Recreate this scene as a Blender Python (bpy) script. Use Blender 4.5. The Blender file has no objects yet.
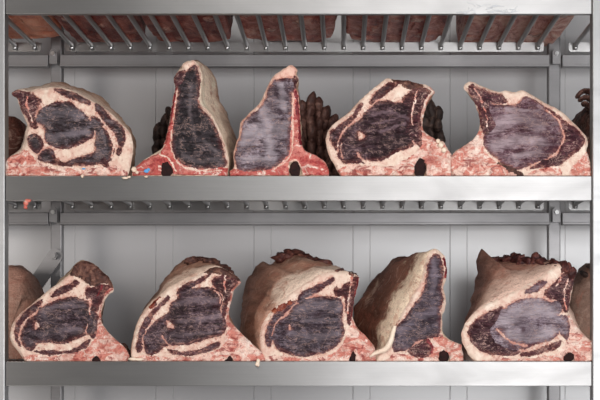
import bpy, bmesh, math, random
import numpy as np
from mathutils import Vector, noise as mn

random.seed(7)
SC = bpy.context.scene
COL = SC.collection
D, S, CZ = 2.63, 460.0, 1.25          # camera distance to the front of the rack, px per metre there, camera height
AX, AY = 345.0, 335.0                 # where the optical axis meets the picture
SH_PX = {'top': -10.8, 'mid': 176.0, 'low': 361.5}
def zpx(py, Y=0.0): return (AY-py)/S*(D+Y)/D + CZ
def xpx(px, Y=0.0): return (px-AX)/S*(D+Y)/D
SHZ = {k: zpx(v) for k, v in SH_PX.items()}

# ------------------------------------------------------------------ helpers
def tag(o, label=None, cat=None, group=None, kind=None):
    if label: o['label'] = label
    if cat: o['category'] = cat
    if group: o['group'] = group
    if kind: o['kind'] = kind
    return o
def empty(name, loc, label, cat, group=None):
    o = bpy.data.objects.new(name, None); COL.objects.link(o); o.location = loc
    o.empty_display_size = .05
    return tag(o, label, cat, group)
def link_mesh(name, verts, faces, mat, parent=None, loc=None, smooth=True, attrs=None):
    me = bpy.data.meshes.new(name)
    me.from_pydata([tuple(v) for v in verts], [], [tuple(int(i) for i in f) for f in faces])
    if smooth: me.polygons.foreach_set('use_smooth', [True]*len(me.polygons))
    if attrs:
        for an, vals in attrs.items():
            a = me.attributes.new(an, 'FLOAT', 'POINT'); a.data.foreach_set('value', np.asarray(vals, dtype=np.float32))
    me.materials.append(mat); me.update()
    o = bpy.data.objects.new(name, me); COL.objects.link(o)
    if parent: o.parent = parent
    if loc is not None: o.location = loc
    return o
def bm_obj(name, bm, mat, parent=None, loc=None, smooth=False):
    me = bpy.data.meshes.new(name); bm.normal_update(); bm.to_mesh(me); bm.free()
    if smooth: me.polygons.foreach_set('use_smooth', [True]*len(me.polygons))
    me.materials.append(mat)
    o = bpy.data.objects.new(name, me); COL.objects.link(o)
    if parent: o.parent = parent
    if loc is not None: o.location = loc
    return o
def add_box(bm, x0, x1, y0, y1, z0, z1, bev=0.0):
    r = bmesh.ops.create_cube(bm, size=1.0)
    for v in r['verts']:
        v.co = Vector(((x0+x1)/2+v.co.x*(x1-x0), (y0+y1)/2+v.co.y*(y1-y0), (z0+z1)/2+v.co.z*(z1-z0)))
    if bev > 0:
        es = list({e for v in r['verts'] for e in v.link_edges})
        bmesh.ops.bevel(bm, geom=es, offset=bev, segments=2, affect='EDGES', profile=.5)
def add_tube(bm, pts, r, n=10, caps=True):
    pts = [Vector(p) for p in pts]; rings = []
    for i, p in enumerate(pts):
        t = (pts[min(i+1, len(pts)-1)]-pts[max(i-1, 0)]).normalized()
        u = t.cross(Vector((0, 0, 1)))
        if u.length < 1e-3: u = t.cross(Vector((1, 0, 0)))
        u.normalize(); w = t.cross(u)
        rr = r[i] if isinstance(r, (list, tuple)) else r
        rings.append([bm.verts.new(p+(u*math.cos(a)+w*math.sin(a))*rr) for a in [2*math.pi*k/n for k in range(n)]])
    for a, b in zip(rings, rings[1:]):
        for k in range(n): bm.faces.new((a[k], a[(k+1) % n], b[(k+1) % n], b[k]))
    if caps:
        bm.faces.new(rings[0][::-1]); bm.faces.new(rings[-1])
def prism(bm, poly, y0, y1):          # poly of (x, z)
    a = [bm.verts.new((x, y0, z)) for x, z in poly]; b = [bm.verts.new((x, y1, z)) for x, z in poly]
    n = len(poly); bm.faces.new(a); bm.faces.new(b[::-1])
    for i in range(n): bm.faces.new((a[i], b[i], b[(i+1) % n], a[(i+1) % n]))

# numpy value noise
def _h(ix, iy, iz):
    n = (ix*374761393 + iy*668265263 + iz*1274126177) & 0xffffffff
    n = ((n ^ (n >> 13))*1274126177) & 0xffffffff
    return ((n ^ (n >> 16)) & 0xffff)/32767.5-1.0
def vnoise(x, y, z):
    x = np.asarray(x, float); y = np.asarray(y, float)+0*x; z = np.asarray(z, float)+0*x
    ix, iy, iz = [np.floor(a).astype(np.int64) for a in (x, y, z)]
    fx, fy, fz = x-ix, y-iy, z-iz
    fx, fy, fz = [f*f*(3-2*f) for f in (fx, fy, fz)]
    r = 0
    for dx in (0, 1):
        for dy in (0, 1):
            for dz in (0, 1):
                w = (fx if dx else 1-fx)*(fy if dy else 1-fy)*(fz if dz else 1-fz)
                r = r + w*_h(ix+dx, iy+dy, iz+dz)
    return r
def fbm(x, y, z, o=4, g=.5):
    r = 0; a = 1; s = 1
    for i in range(o):
        r = r+a*vnoise(np.asarray(x)*s+17*i, np.asarray(y)*s+5*i, np.asarray(z)*s); a *= g; s *= 2.03
    return r

# ------------------------------------------------------------------ materials
class NT:
    def __init__(s, name):
        m = bpy.data.materials.new(name); m.use_nodes = True; s.m = m; s.t = m.node_tree; s.t.nodes.clear()
        s.out = s.n('ShaderNodeOutputMaterial'); s.b = s.n('ShaderNodeBsdfPrincipled'); s.l(s.b.outputs[0], s.out.inputs[0])
    def n(s, ty, **kw):
        nd = s.t.nodes.new(ty)
        for k, v in kw.items(): setattr(nd, k, v)
        return nd
    def l(s, a, b): s.t.links.new(a, b)
    def coord(s, scale=(1, 1, 1), rot=(0, 0, 0), loc=(0, 0, 0)):
        tc = s.n('ShaderNodeTexCoord'); mp = s.n('ShaderNodeMapping')
        mp.inputs['Scale'].default_value = scale; mp.inputs['Rotation'].default_value = rot; mp.inputs['Location'].default_value = loc
        s.l(tc.outputs['Object'], mp.inputs[0]); return mp.outputs[0]
    def noise(s, vec, scale, detail=5, rough=.6, dist=0.0):
        nd = s.n('ShaderNodeTexNoise'); nd.inputs['Scale'].default_value = scale; nd.inputs['Detail'].default_value = detail
        nd.inputs['Roughness'].default_value = rough; nd.inputs['Distortion'].default_value = dist
        s.l(vec, nd.inputs['Vector']); return nd.outputs[0]
    def ramp(s, fac, stops, interp='LINEAR'):
        r = s.n('ShaderNodeValToRGB'); r.color_ramp.interpolation = interp
        el = r.color_ramp.elements
        while len(el) < len(stops): el.new(.5)
        for e, (p, c) in zip(el, stops):
            e.position = p; e.color = (*c, 1) if len(c) == 3 else c
        s.l(fac, r.inputs[0]); return r.outputs[0]
    def g(s, fac, a, b):      # grey ramp 0 at a, 1 at b
        if a < b: return s.ramp(fac, [(a, (0, 0, 0)), (b, (1, 1, 1))])
        return s.ramp(fac, [(b, (1, 1, 1)), (a, (0, 0, 0))])
    def mix(s, fac, a, b, bt='MIX'):
        m = s.n('ShaderNodeMix', data_type='RGBA', blend_type=bt)
        for sock, v in ((m.inputs[0], fac), (m.inputs[6], a), (m.inputs[7], b)):
            if isinstance(v, (int, float)): sock.default_value = v
            elif isinstance(v, tuple): sock.default_value = (*v, 1)
            else: s.l(v, sock)
        return m.outputs[2]
    def math(s, op, a, b=0.0):
        m = s.n('ShaderNodeMath', operation=op)
        for sock, v in ((m.inputs[0], a), (m.inputs[1], b)):
            if isinstance(v, (int, float)): sock.default_value = v
            else: s.l(v, sock)
        return m.outputs[0]
    def attr(s, name):
        a = s.n('ShaderNodeAttribute', attribute_name=name); return a.outputs['Fac']
    def finish(s, col, rough=.5, metal=0.0, spec=.4, bump=None, bstr=.3, bdist=.002, sss=0):
        for sock, v in (('Base Color', col), ('Roughness', rough), ('Metallic', metal), ('Specular IOR Level', spec)):
            if isinstance(v, (int, float)): s.b.inputs[sock].default_value = v
            elif isinstance(v, tuple): s.b.inputs[sock].default_value = (*v, 1)
            else: s.l(v, s.b.inputs[sock])
        if bump is not None:
            bn = s.n('ShaderNodeBump'); bn.inputs['Strength'].default_value = bstr; bn.inputs['Distance'].default_value = bdist
            s.l(bump, bn.inputs['Height']); s.l(bn.outputs[0], s.b.inputs['Normal'])
        return s.m
def c255(r, g, b):
    f = lambda v: (v/255/12.92) if v/255 <= .04045 else ((v/255+.055)/1.055)**2.4
    return (f(r), f(g), f(b))

def mat_lean(seed, dark, mid, pale, palef=.5, ang=.15, fat=.3, edge=c255(104, 40, 42)):
    """dried cut muscle: dark purple with dusty streaks along the grain, thin marbling, redder towards its rim"""
    N = NT('lean_meat'); lo = (seed*1.37, seed*.71, seed*2.1)
    grain = N.noise(N.coord((18, 18, 85), (0, ang, 0), lo), 1.0, 8, .72, 1.6)
    blot = N.noise(N.coord(loc=lo), 30, 6, .66, .7)
    big = N.noise(N.coord(loc=lo), 15, 3, .5, .5)
    fine = N.noise(N.coord((1, 1, 1.6), (0, ang, 0), loc=lo), 230, 4, .75)
    f = N.math('ADD', N.math('MULTIPLY', grain, .55), N.math('MULTIPLY', blot, .45))
    f = N.math('ADD', f, N.math('MULTIPLY', N.math('SUBTRACT', fine, .5), .5))
    half = tuple(a*.5+b*.5 for a, b in zip(mid, pale))
    col = N.ramp(f, [(.38, tuple(v*.75 for v in dark)), (.46, dark), (.525-.02*palef, mid), (.60-.04*palef, half), (.69-.05*palef, pale)])
    sheet = N.noise(N.coord((9, 9, 40), (0, ang+.12, 0), (lo[1], lo[0], lo[2])), 1.0, 5, .6, 2.2)
    col = N.mix(N.math('MULTIPLY', N.g(sheet, .54, .66), .25+.3*palef), col, pale)
    bl_ = N.g(N.math('ADD', N.attr('bloom_sheen'), N.math('MULTIPLY', N.math('SUBTRACT', grain, .5), 1.6)), .30, 1.0)
    col = N.mix(N.math('MULTIPLY', bl_, .8), col, pale)  # pale dry patches and painted sheen of the folds
    col = N.mix(N.math('MULTIPLY', N.g(big, .44, .60), .5), col, tuple(v*.62 for v in dark), 'MIX')
    ridge = N.math('ABSOLUTE', N.math('SUBTRACT', N.noise(N.coord((1, 1, 1.9), (0, ang, 0), lo), 36, 5, .6, 1.5), .5))
    marb = N.math('MULTIPLY', N.math('MULTIPLY', N.g(ridge, .024, .006), N.g(blot, .45, .53)), min(1, fat*1.8))
    col = N.mix(marb, col, c255(206, 168, 156))
    rim = N.g(N.math('ADD', N.attr('near'), N.math('MULTIPLY', N.math('SUBTRACT', blot, .5), .9)), .92, .60)
    col = N.mix(N.math('MULTIPLY', rim, .55), col, edge)
    edgy = N.g(N.attr('near'), .97, .70)
    fl = N.noise(N.coord((1, 1, 1.5), (0, .4, 0), loc=lo), 105, 5, .75, .6)
    col = N.mix(N.math('MULTIPLY', N.math('MULTIPLY', N.g(fl, .53, .60), edgy), .75), col, c255(196, 140, 124))
    bh = N.math('ADD', N.math('ADD', N.math('MULTIPLY', grain, 1.2), N.math('MULTIPLY', sheet, 1.5)), N.math('ADD', N.math('MULTIPLY', blot, .9), N.math('MULTIPLY', fine, .3)))
    return N.finish(col, N.ramp(f, [(.42, (.30,)*3), (.60, (.58,)*3)]), spec=.55, bump=bh, bstr=1.0, bdist=.007)
def mat_fat(seed, base=c255(224, 198, 180), pink=c255(200, 138, 122), amt=.5):
    N = NT('fat'); lo = (seed*.9, seed*1.7, seed*.4)
    a = N.noise(N.coord(loc=lo), 44, 6, .62, .8); b = N.noise(N.coord(loc=lo), 150, 5, .7)
    col = N.mix(N.math('MULTIPLY', N.g(a, .47, .64), amt), base, pink)
    near = N.g(N.math('ADD', N.attr('near'), N.math('MULTIPLY', N.math('SUBTRACT', b, .5), 2.4)), .22, .66)
    col = N.mix(N.math('MULTIPLY', near, .8), col, c255(176, 108, 94))
    col = N.mix(N.math('MULTIPLY', N.g(b, .58, .70), .5), col, c255(150, 92, 78))
    col = N.mix(N.math('MULTIPLY', N.g(a, .44, .34), .6), col, c255(238, 220, 204))
    return N.finish(col, .45, spec=.45, bump=N.math('ADD', a, N.math('MULTIPLY', b, .45)), bstr=.8, bdist=.004)
def mat_bone(seed, a_=c255(212, 132, 116), b_=c255(240, 204, 188), c_=c255(140, 44, 42)):
    N = NT('cut_bone'); lo = (seed*.3, seed*.8, seed*1.9)
    a = N.noise(N.coord((1, 1, 1.8), (0, .5, 0), loc=lo), 24, 8, .68, 1.0); b = N.noise(N.coord((1, 1, 1.4), (0, -.4, 0), loc=lo), 42, 7, .66, .8)
    c = N.noise(N.coord(loc=lo), 330, 3, .75); d = N.noise(N.coord(loc=lo), 20, 3, .5, .6)
    col = N.mix(N.g(a, .46, .54), a_, b_)
    col = N.mix(N.math('MULTIPLY', N.g(b, .545, .61), .85), col, c_)
    col = N.mix(N.math('MULTIPLY', N.g(b, .455, .39), .9), col, c255(250, 228, 214))
    col = N.mix(N.math('MULTIPLY', N.g(d, .52, .62), .45), col, tuple(v*.75 for v in a_))
    col = N.mix(N.math('MULTIPLY', N.g(c, .5, .7), .4), col, c255(120, 56, 50))
    return N.finish(col, .38, spec=.5, bump=N.math('ADD', a, N.math('ADD', b, N.math('MULTIPLY', c, .3))), bstr=1.0, bdist=.005)
def mat_plain(name, seed, stops, scale=55, bstr=.8, rough=.5, stretch=(1, 1, 1), bd=.004):
    N = NT(name); lo = (seed, seed*.5, seed*1.1)
    a = N.noise(N.coord(stretch, loc=lo), scale, 6, .66, .8); c = N.noise(N.coord(loc=lo), scale*4, 3, .7)
    f = N.math('ADD', N.math('MULTIPLY', a, .75), N.math('MULTIPLY', c, .25))
    return N.finish(N.ramp(f, stops), rough, spec=.35, bump=N.math('ADD', a, N.math('MULTIPLY', c, .3)), bstr=bstr, bdist=bd)
def mat_skin(seed, front, back, cut=.35, soft=.2, zc=0.0, zk=3.0, dark=c255(70, 48, 40), spots=.6, fibre=(8, 3, 22)):
    """outer surface: pale fat next to the cut, dried brown surface further back"""
    N = NT('dried_surface'); lo = (seed, seed*.6, seed*1.3)
    a = N.noise(N.coord(loc=lo), 16, 6, .62, .5); b = N.noise(N.coord(loc=lo), 62, 5, .7, .3)
    s = N.noise(N.coord(fibre, loc=lo), 2.2, 6, .66, .6); fine = N.noise(N.coord(loc=lo), 300, 3, .7)
    t = N.math('ADD', N.attr('deep'), N.math('MULTIPLY', N.math('SUBTRACT', a, .5), .35))
    t = N.math('ADD', t, N.math('MULTIPLY', N.math('SUBTRACT', b, .5), .15))
    if zc:
        tc = N.n('ShaderNodeTexCoord'); sx = N.n('ShaderNodeSeparateXYZ'); N.l(tc.outputs['Object'], sx.inputs[0])
        t = N.math('ADD', t, N.math('MAXIMUM', N.math('MULTIPLY', N.math('SUBTRACT', zc, sx.outputs[2]), zk), 0.0))
    tm = N.g(t, max(0.001, cut-soft/2), cut+soft/2)
    col = N.mix(tm, front, back)
    col = N.mix(N.math('MULTIPLY', N.g(s, .47, .70), N.math('ADD', N.math('MULTIPLY', tm, .55), .12)), col, dark)
    col = N.mix(N.math('MULTIPLY', N.g(b, .60, .68), spots), col, c255(96, 34, 28))
    col = N.mix(N.math('MULTIPLY', N.g(a, .40, .30), .5), col, tuple(min(1, v*1.35) for v in front))
    col = N.mix(N.math('MULTIPLY', N.g(fine, .48, .75), .5), col, dark)
    pk = N.noise(N.coord(loc=lo), 26, 5, .7, 1.0)
    col = N.mix(N.math('MULTIPLY', N.g(pk, .52, .62), .5), col, c255(168, 106, 88))
    col = N.mix(N.math('MULTIPLY', N.g(pk, .46, .36), .35), col, c255(216, 180, 162))
    h = N.math('ADD', N.math('ADD', N.math('MULTIPLY', a, 1.2), N.math('MULTIPLY', b, .5)), N.math('ADD', N.math('MULTIPLY', s, .9), N.math('MULTIPLY', fine, .12)))
    return N.finish(col, .6, spec=.3, bump=h, bstr=1.0, bdist=.008)
def mat_steel(name, col=(.62, .61, .60), rough=.32, scale=(1.2, 8, 160), dirt=.25, metal=1.0, brush=None):
    N = NT(name)
    if brush is not None:
        tg = N.n('ShaderNodeTangent', direction_type='RADIAL', axis='Z'); N.l(tg.outputs[0], N.b.inputs['Tangent'])
        N.b.inputs['Anisotropic'].default_value = .85; N.b.inputs['Anisotropic Rotation'].default_value = brush
    st = N.noise(N.coord(scale), 3.0, 5, .7); bl = N.noise(N.coord((1, 1, 3)), 5, 5, .62, .4)
    sp = N.noise(N.coord((1.2, 1, 1)), 55, 4, .7)
    c = N.mix(N.math('MULTIPLY', N.g(bl, .45, .75), dirt), col, tuple(v*.55 for v in col))
    c = N.mix(N.math('MULTIPLY', N.g(sp, .64, .74), .15), c, tuple(min(1, v*1.3) for v in col))
    c = N.mix(.22, c, N.ramp(st, [(.3, (.42,)*3), (.7, (.95,)*3)]), 'MULTIPLY')
    r = N.math('ADD', N.math('MULTIPLY', bl, .22), rough-.11)
    r = N.math('ADD', r, N.math('MULTIPLY', N.math('SUBTRACT', st, .5), .15))
    return N.finish(c, r, metal=metal, spec=.5, bump=st, bstr=.12, bdist=.0006)

STEEL_F = mat_steel('brushed_steel', col=(.46, .45, .445), dirt=.10, rough=.48, metal=1.0, brush=.25)
STEEL_V = mat_steel('brushed_steel_upright', col=(.42, .42, .42), scale=(160, 8, 1.2), rough=.5)
STEEL_R = mat_steel('dull_steel', col=(.27, .262, .265), rough=.46, metal=.85)
WIRE = mat_steel('wire_steel', col=(.58, .575, .57), rough=.34, scale=(60, 2, 60))
def mat_wall():
    N = NT('painted_panel'); a = N.noise(N.coord((1, 1, .35)), 3, 4, .6); b = N.noise(N.coord((40, 1, 1.5)), 3, 4, .7)
    c = N.mix(N.math('MULTIPLY', N.g(a, .4, .75), .3), (.52, .51, .515), (.46, .45, .455))
    c = N.mix(N.math('MULTIPLY', N.g(b, .5, .8), .12), c, (.5, .5, .5))
    return N.finish(c, .27, spec=.85, bump=a, bstr=.03)
def mat_flat(name, col, rough=.6, spec=.3):
    N = NT(name); a = N.noise(N.coord(), 40, 4, .6)
    return N.finish(N.mix(N.math('MULTIPLY', a, .25), col, tuple(v*.7 for v in col)), rough, spec=spec, bump=a, bstr=.1)

# ------------------------------------------------------------------ outlines
def crom(pts, closed=True, sub=5):
    P = [np.array(p, float) for p in pts]; n = len(P); out = []
    for i in range(n if closed else n-1):
        p0, p1, p2, p3 = [P[(i+k) % n] if closed else P[min(max(i+k, 0), n-1)] for k in (-1, 0, 1, 2)]
        for j in range(sub):
            t = j/sub
            out.append(.5*((2*p1)+(-p0+p2)*t+(2*p0-5*p1+4*p2-p3)*t*t+(-p0+3*p1-3*p2+p3)*t**3))
    if not closed: out.append(P[-1])
    return np.array(out)
def inside(x, y, poly):
    r = np.zeros(x.shape, bool); n = len(poly)
    for i in range(n):
        x1, y1 = poly[i]; x2, y2 = poly[(i+1) % n]
        if y1 == y2: continue
        c = ((y1 > y) != (y2 > y)) & (x < (x2-x1)*(y-y1)/(y2-y1)+x1)
        r ^= c
    return r
def segdist(x, y, pts, closed):
    d = np.full(x.shape, 1e9); nx = x.copy(); ny = y.copy(); n = len(pts)
    for i in range(n if closed else n-1):
        a = pts[i]; b = pts[(i+1) % n]; ab = b-a; L = (ab**2).sum()
        if L < 1e-12: continue
        t = np.clip(((x-a[0])*ab[0]+(y-a[1])*ab[1])/L, 0, 1)
        qx = a[0]+t*ab[0]; qy = a[1]+t*ab[1]; dd = np.hypot(x-qx, y-qy); m = dd < d
        d[m] = dd[m]; nx[m] = qx[m]; ny[m] = qy[m]
    return d, nx, ny
def blur(m, n=4):
    m = m.astype(float)
    for _ in range(n):
        m = (m+np.roll(m, 1, 0)+np.roll(m, -1, 0)+np.roll(m, 1, 1)+np.roll(m, -1, 1))/5
    return m
def resample(P, n):
    P = np.asarray(P); s = np.r_[0, np.cumsum(np.hypot(*(P[1:]-P[:-1]).T))]
    t = np.linspace(0, s[-1], n); return np.c_[np.interp(t, s, P[:, 0]), np.interp(t, s, P[:, 1])]

CELL = .6
def components(cls, ok):
    """connected patches of each region; crumbs below 60 cells join the region next to them"""
    ny, nx = cls.shape; c = np.where(ok, cls, -1)
    for rnd in range(2):
        lab = np.full(c.shape, -1); n = 0; cl = c.tolist(); lb = lab.tolist()
        for y in range(ny):
            for x in range(nx):
                if lb[y][x] >= 0 or cl[y][x] < 0: continue
                k = cl[y][x]; st = [(y, x)]; lb[y][x] = n; cells = [(y, x)]; nb = {}
                while st:
                    a, b = st.pop()
                    for p, q in ((a+1, b), (a-1, b), (a, b+1), (a, b-1)):
                        if 0 <= p < ny and 0 <= q < nx:
                            if cl[p][q] == k:
                                if lb[p][q] < 0: lb[p][q] = n; st.append((p, q)); cells.append((p, q))
                            elif cl[p][q] >= 0: nb[cl[p][q]] = nb.get(cl[p][q], 0)+1
                if rnd == 0 and len(cells) < 16 and nb:
                    m = max(nb, key=nb.get)
                    for a, b in cells: cl[a][b] = m
                n += 1
        c = np.array(cl); lab = np.array(lb)
    return lab, np.where(ok, c, 0)
def roast(sp):
    """a cut rib or loin piece: relief face made of muscle, fat and bone parts, and a long dried body behind it"""
    ox, oy, sc = sp['crop']; shelf = sp['shelf']; seed = sp['seed']; Y0 = sp.get('y', .006)
    spx = SH_PX[shelf]
    def pp(l): return [(ox+a/sc, oy+b/sc) for a, b in l]
    top = crom(pp(sp['top']), False, 5)
    jit = sp.get('jit', .45)
    s_ = np.cumsum(np.r_[0, np.hypot(*(top[1:]-top[:-1]).T)])
    w = np.clip(s_/6, 0, 1)*np.clip((s_[-1]-s_)/6, 0, 1)
    top = resample(top, 170); s_ = np.linspace(0, s_[-1], 170); w = np.clip(s_/6, 0, 1)*np.clip((s_[-1]-s_)/6, 0, 1)
    top[:, 0] += jit*w*fbm(s_*.30, seed*3.1, 0, 3); top[:, 1] += jit*w*fbm(s_*.30, seed*3.1, 9, 3)
    lift = spx-.2
    top[:, 1] = np.minimum(top[:, 1], lift)
    top[0, 1] = lift; top[-1, 1] = lift
    bot = [(ox+a/sc, min(oy+b/sc, lift)) for a, b in sp.get('bottom', [])]
    if bot:                                             # ragged edge of the canal notch
        B = resample(np.array([tuple(top[-1])]+bot+[tuple(top[0])]), 120)[1:-1]; sb = np.arange(len(B))*.9
        up = np.clip((lift-B[:, 1])/3, 0, 1)
        B[:, 0] += 1.1*up*fbm(sb*.30, seed*5.3, 0, 3); B[:, 1] += 1.1*up*fbm(sb*.30, seed*5.3, 7, 3); B[:, 1] = np.minimum(B[:, 1], lift)
        bot = [tuple(p) for p in B]
    out = np.array([tuple(p) for p in top]+bot)
    # base of the thing
    bx = xpx((out[0, 0]+top[-1, 0])/2, Y0); root = empty(sp.get('name', 'beef_roast'), (bx, Y0, SHZ[shelf]), sp['label'], 'meat', sp.get('group'))
    # grid
    x0, x1 = out[:, 0].min()-1, out[:, 0].max()+1; y0, y1 = out[:, 1].min()-1, lift
    nx = int((x1-x0)/CELL)+2; ny = int((y1-y0)/CELL)+2
    gx, gy = np.meshgrid(np.linspace(x0, x1, nx), np.linspace(y0, y1, ny))
    ins = inside(gx, gy, out); ins |= False
    d, qx, qy = segdist(gx, gy, out, True)
    sd = np.where(ins, d, -d)
    ok = sd > -.55*CELL
    # snap near-boundary
    snap = ok & (d < .55*CELL)
    vx = np.where(snap, qx, gx); vy = np.where(snap, qy, gy)
    wa = sp.get('warp', 1.0)
    wx = gx+wa*fbm(gx*.16, gy*.16, seed*1.7, 4, .6); wy = gy+wa*fbm(gx*.16, gy*.16, seed*1.7+40, 4, .6)
    wx = wx+.42*vnoise(gx*1.1, gy*1.1, seed+60); wy = wy+.42*vnoise(gx*1.1, gy*1.1, seed+70)
    cls = np.zeros(gx.shape, int)       # 0 = fat base
    names = [('fat_layer', 'fat')]
    for rg in sp['regions']:
        nm, mk, kind, pts = rg[:4]
        P = np.array(pp(pts))
        if kind == 'p': m = inside(wx, wy, crom(P, True, 4))
        else:
            dd, _, _ = segdist(wx, wy, crom(P, False, 4), False)
            wd = rg[4]/sc/2
            m = dd < wd*(1+.55*fbm(gx*.22, gy*.22, seed+7, 3))
        if kind == 'p' and mk in ('lean', 'lean2'):
            dd, _, _ = segdist(wx, wy, crom(P, True, 4), True); m = m | (dd < sp.get('dil', .15))
        names.append((nm, mk)); cls[m] = len(names)-1
    lab, cls = components(cls, ok)
    # relief (metres, towards the viewer)
    H = np.zeros(gx.shape)
    bump = {'lean': .0026, 'lean2': .0022, 'fat': .0, 'bone': .0012, 'red': .0012, 'crust': .003, 'glaze': .002, 'hole': -.01}
    for i, (nm, mk) in enumerate(names):
        H += blur(cls == i, 8)*bump.get(mk, 0)*(1.0)
    H += .0013*fbm(gx*.10, gy*.10, seed, 3)+.0009*fbm(gx*.35, gy*.35, seed+3, 3)
    # folds along the grain
    H += .0020*blur(np.isin(cls, [i for i, n_ in enumerate(names) if n_[1].startswith('lean')]), 3)*fbm(gx*.05+seed, gy*.24+.06*gx+.8*vnoise(gx*.05, gy*.05, seed), 1.3, 3)
    bl = np.isin(cls, [i for i, n_ in enumerate(names) if n_[1] in ('bone', 'crust')])
    H += blur(bl, 4)*(.0022*fbm(gx*.22, gy*.22, seed+11, 3)+.0012*fbm(gx*.6, gy*.6, seed+12, 2))
    near = blur(np.isin(cls, [i for i, n_ in enumerate(names) if n_[1].startswith('lean')]), 45)
    dt_, _, _ = segdist(gx, gy, top, False)
    rim = np.clip(1-dt_*ins/3.6, 0, 1)
    bloom_sheen = np.zeros(gx.shape)  # traced dry bloom, with the light sheen on folds painted in as colour
    for pts, wd in sp.get('bloom_sheen', []):
        dd, _, _ = segdist(wx, wy, crom(pp(pts), False, 4), False); bloom_sheen = np.maximum(bloom_sheen, np.exp(-(dd/(wd/sc/2))**2))
    H -= .0055*rim**2.2
    H = np.where(ins, H, -.0055)
    H = np.maximum(H, -.012)
    # faces
    q = ok[:-1, :-1] & ok[1:, :-1] & ok[1:, 1:] & ok[:-1, 1:]
    # require the centre inside
    cx = (gx[:-1, :-1]+gx[1:, 1:])/2; cy = (gy[:-1, :-1]+gy[1:, 1:])/2
    q &= inside(cx, cy, out) | (sd[:-1, :-1] > 0)
    fc = cls[:-1, :-1]
    VX = xpx(vx, Y0)-bx; VZ = zpx(vy, Y0)-SHZ[shelf]; VY = -H
    M = sp['mats']
    idx = np.arange(gx.size).reshape(gx.shape)
    for i, (nm, mk) in enumerate(names):
      for lb in np.unique(lab[:-1, :-1][q & (fc == i)]):
        sel = q & (fc == i) & (lab[:-1, :-1] == lb)
        if sel.sum() < 4: continue
        a, b, c, e = idx[:-1, :-1][sel], idx[1:, :-1][sel], idx[1:, 1:][sel], idx[:-1, 1:][sel]
        F = np.stack([a, b, c, e], 1); u, inv = np.unique(F, return_inverse=True); F = inv.reshape(F.shape)
        V = np.stack([VX.ravel()[u], VY.ravel()[u], VZ.ravel()[u]], 1)
        link_mesh(nm, V, F, M[mk], root, attrs={'near': near.ravel()[u], 'bloom_sheen': bloom_sheen.ravel()[u]})
    # body
    dep = sp.get('depth', .26); n = 90
    ft = resample(np.array([tuple(p) for p in top]), n)
    front = np.c_[xpx(ft[:, 0], Y0)-bx, zpx(ft[:, 1], Y0)-SHZ[shelf]]
    if 'back' in sp:
        bk = resample(crom(pp(sp['back']), False, 5), n); Yb = Y0+.005+dep*.8
        back = np.c_[xpx(bk[:, 0], Yb)-bx, np.maximum(zpx(bk[:, 1], Yb)-SHZ[shelf], 0)]
    else:
        sx, sz, dx = sp.get('taper', (.9, .93, 0)); cxm = front[:, 0].mean()
        back = np.c_[(front[:, 0]-cxm)*sx+cxm+dx, front[:, 1]*sz]
    back[0, 1] = back[-1, 1] = 0
    nb = 14
    def ring(T):
        P = front*(1-T)+back*T
        bl = np.linspace(P[-1], P[0], nb+2)[1:-1]; return np.vstack([P, bl])
    ts = [0, .03, .07, .12, .18, .25, .33, .42, .52, .62, .72, .8, .87, .93, .97, 1.0]
    V = []; A = []; m = n+nb
    for t in ts:
        T = min(t/.8, 1)**sp.get('ease', .9)
        R = ring(T)
        if t > .8:
            k = math.sqrt(max(0, 1-((t-.8)/.2)**2))*.75+.25 if t < 1 else .2
            c = np.array([R[:, 0].mean(), R[:, 1].mean()*.8]); R = c+(R-c)*k; R[:, 1] = np.maximum(R[:, 1], 0)
        y = .005+dep*t
        amp = sp.get('rough', .006)*min(1, t/.15)
        cen = R.mean(0); dirs = R-cen; dirs /= np.maximum(np.hypot(dirs[:, 0], dirs[:, 1])[:, None], 1e-6)
        yy = np.full(m, y)
        nz = fbm(R[:, 0]*28+seed, yy*18, R[:, 1]*28, 4, .55)
        wz = np.clip(R[:, 1]/.02, 0, 1)
        R = R+dirs*(amp*(nz-.25)*wz)[:, None]; R[:, 1] = np.maximum(R[:, 1], 0.0)
        V += [(R[i, 0], y+(.3*amp*nz[i] if t > .1 else 0), R[i, 1]) for i in range(m)]; A += [t]*m
    F = []
    for r in range(len(ts)-1):
        for i in range(m):
            j = (i+1) % m; F.append((r*m+i, r*m+j, (r+1)*m+j, (r+1)*m+i))
    F.append(tuple(range(m))[::-1]); F.append(tuple(range((len(ts)-1)*m, len(ts)*m)))
    link_mesh('dried_rind', V, F, M['skin'], root, attrs={'deep': A})
    # dark disc behind the canal notch, the shade of the hole put into its colour
    if sp.get('canal'):
        cxp, cyp, rw, rh = sp['canal']; cxp = ox+cxp/sc; cyp = oy+cyp/sc; rw /= sc; rh /= sc
        bm = bmesh.new(); bmesh.ops.create_icosphere(bm, subdivisions=3, radius=1)
        for v in bm.verts:
            f = 1+.2*mn.noise(v.co*2+Vector((seed, 0, 0)))
            v.co = Vector((v.co.x*rw/S*f, v.co.y*.0015, v.co.z*rh/S*f))*1.15
        zc = max(zpx(cyp, Y0)-SHZ[shelf], rh/S*.9)
        for v in bm.verts: v.co += Vector((xpx(cxp, Y0)-bx, .0028, zc)); v.co.z = max(v.co.z, .0003)
        bm_obj('spinal_canal', bm, M['hole'], root, smooth=True)
    # crusty rib ends or ragged edge further back: list of (cx, cy, Y, rx, ry, rz) in crop units for cx, cy
    if sp.get('ridge'):
        V, F = [], []
        for (a, b, yd, rx, ry, rz) in sp['ridge']:
            blob(V, F, (xpx(ox+a/sc, yd)-bx, yd-Y0, zpx(oy+b/sc, yd)-SHZ[shelf]-.004), (rx*1.15, ry*1.2, rz*1.35), seed+a, amp=.5)
        link_mesh('rib_end', V, F, M['crust'], root)
    return root
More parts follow.
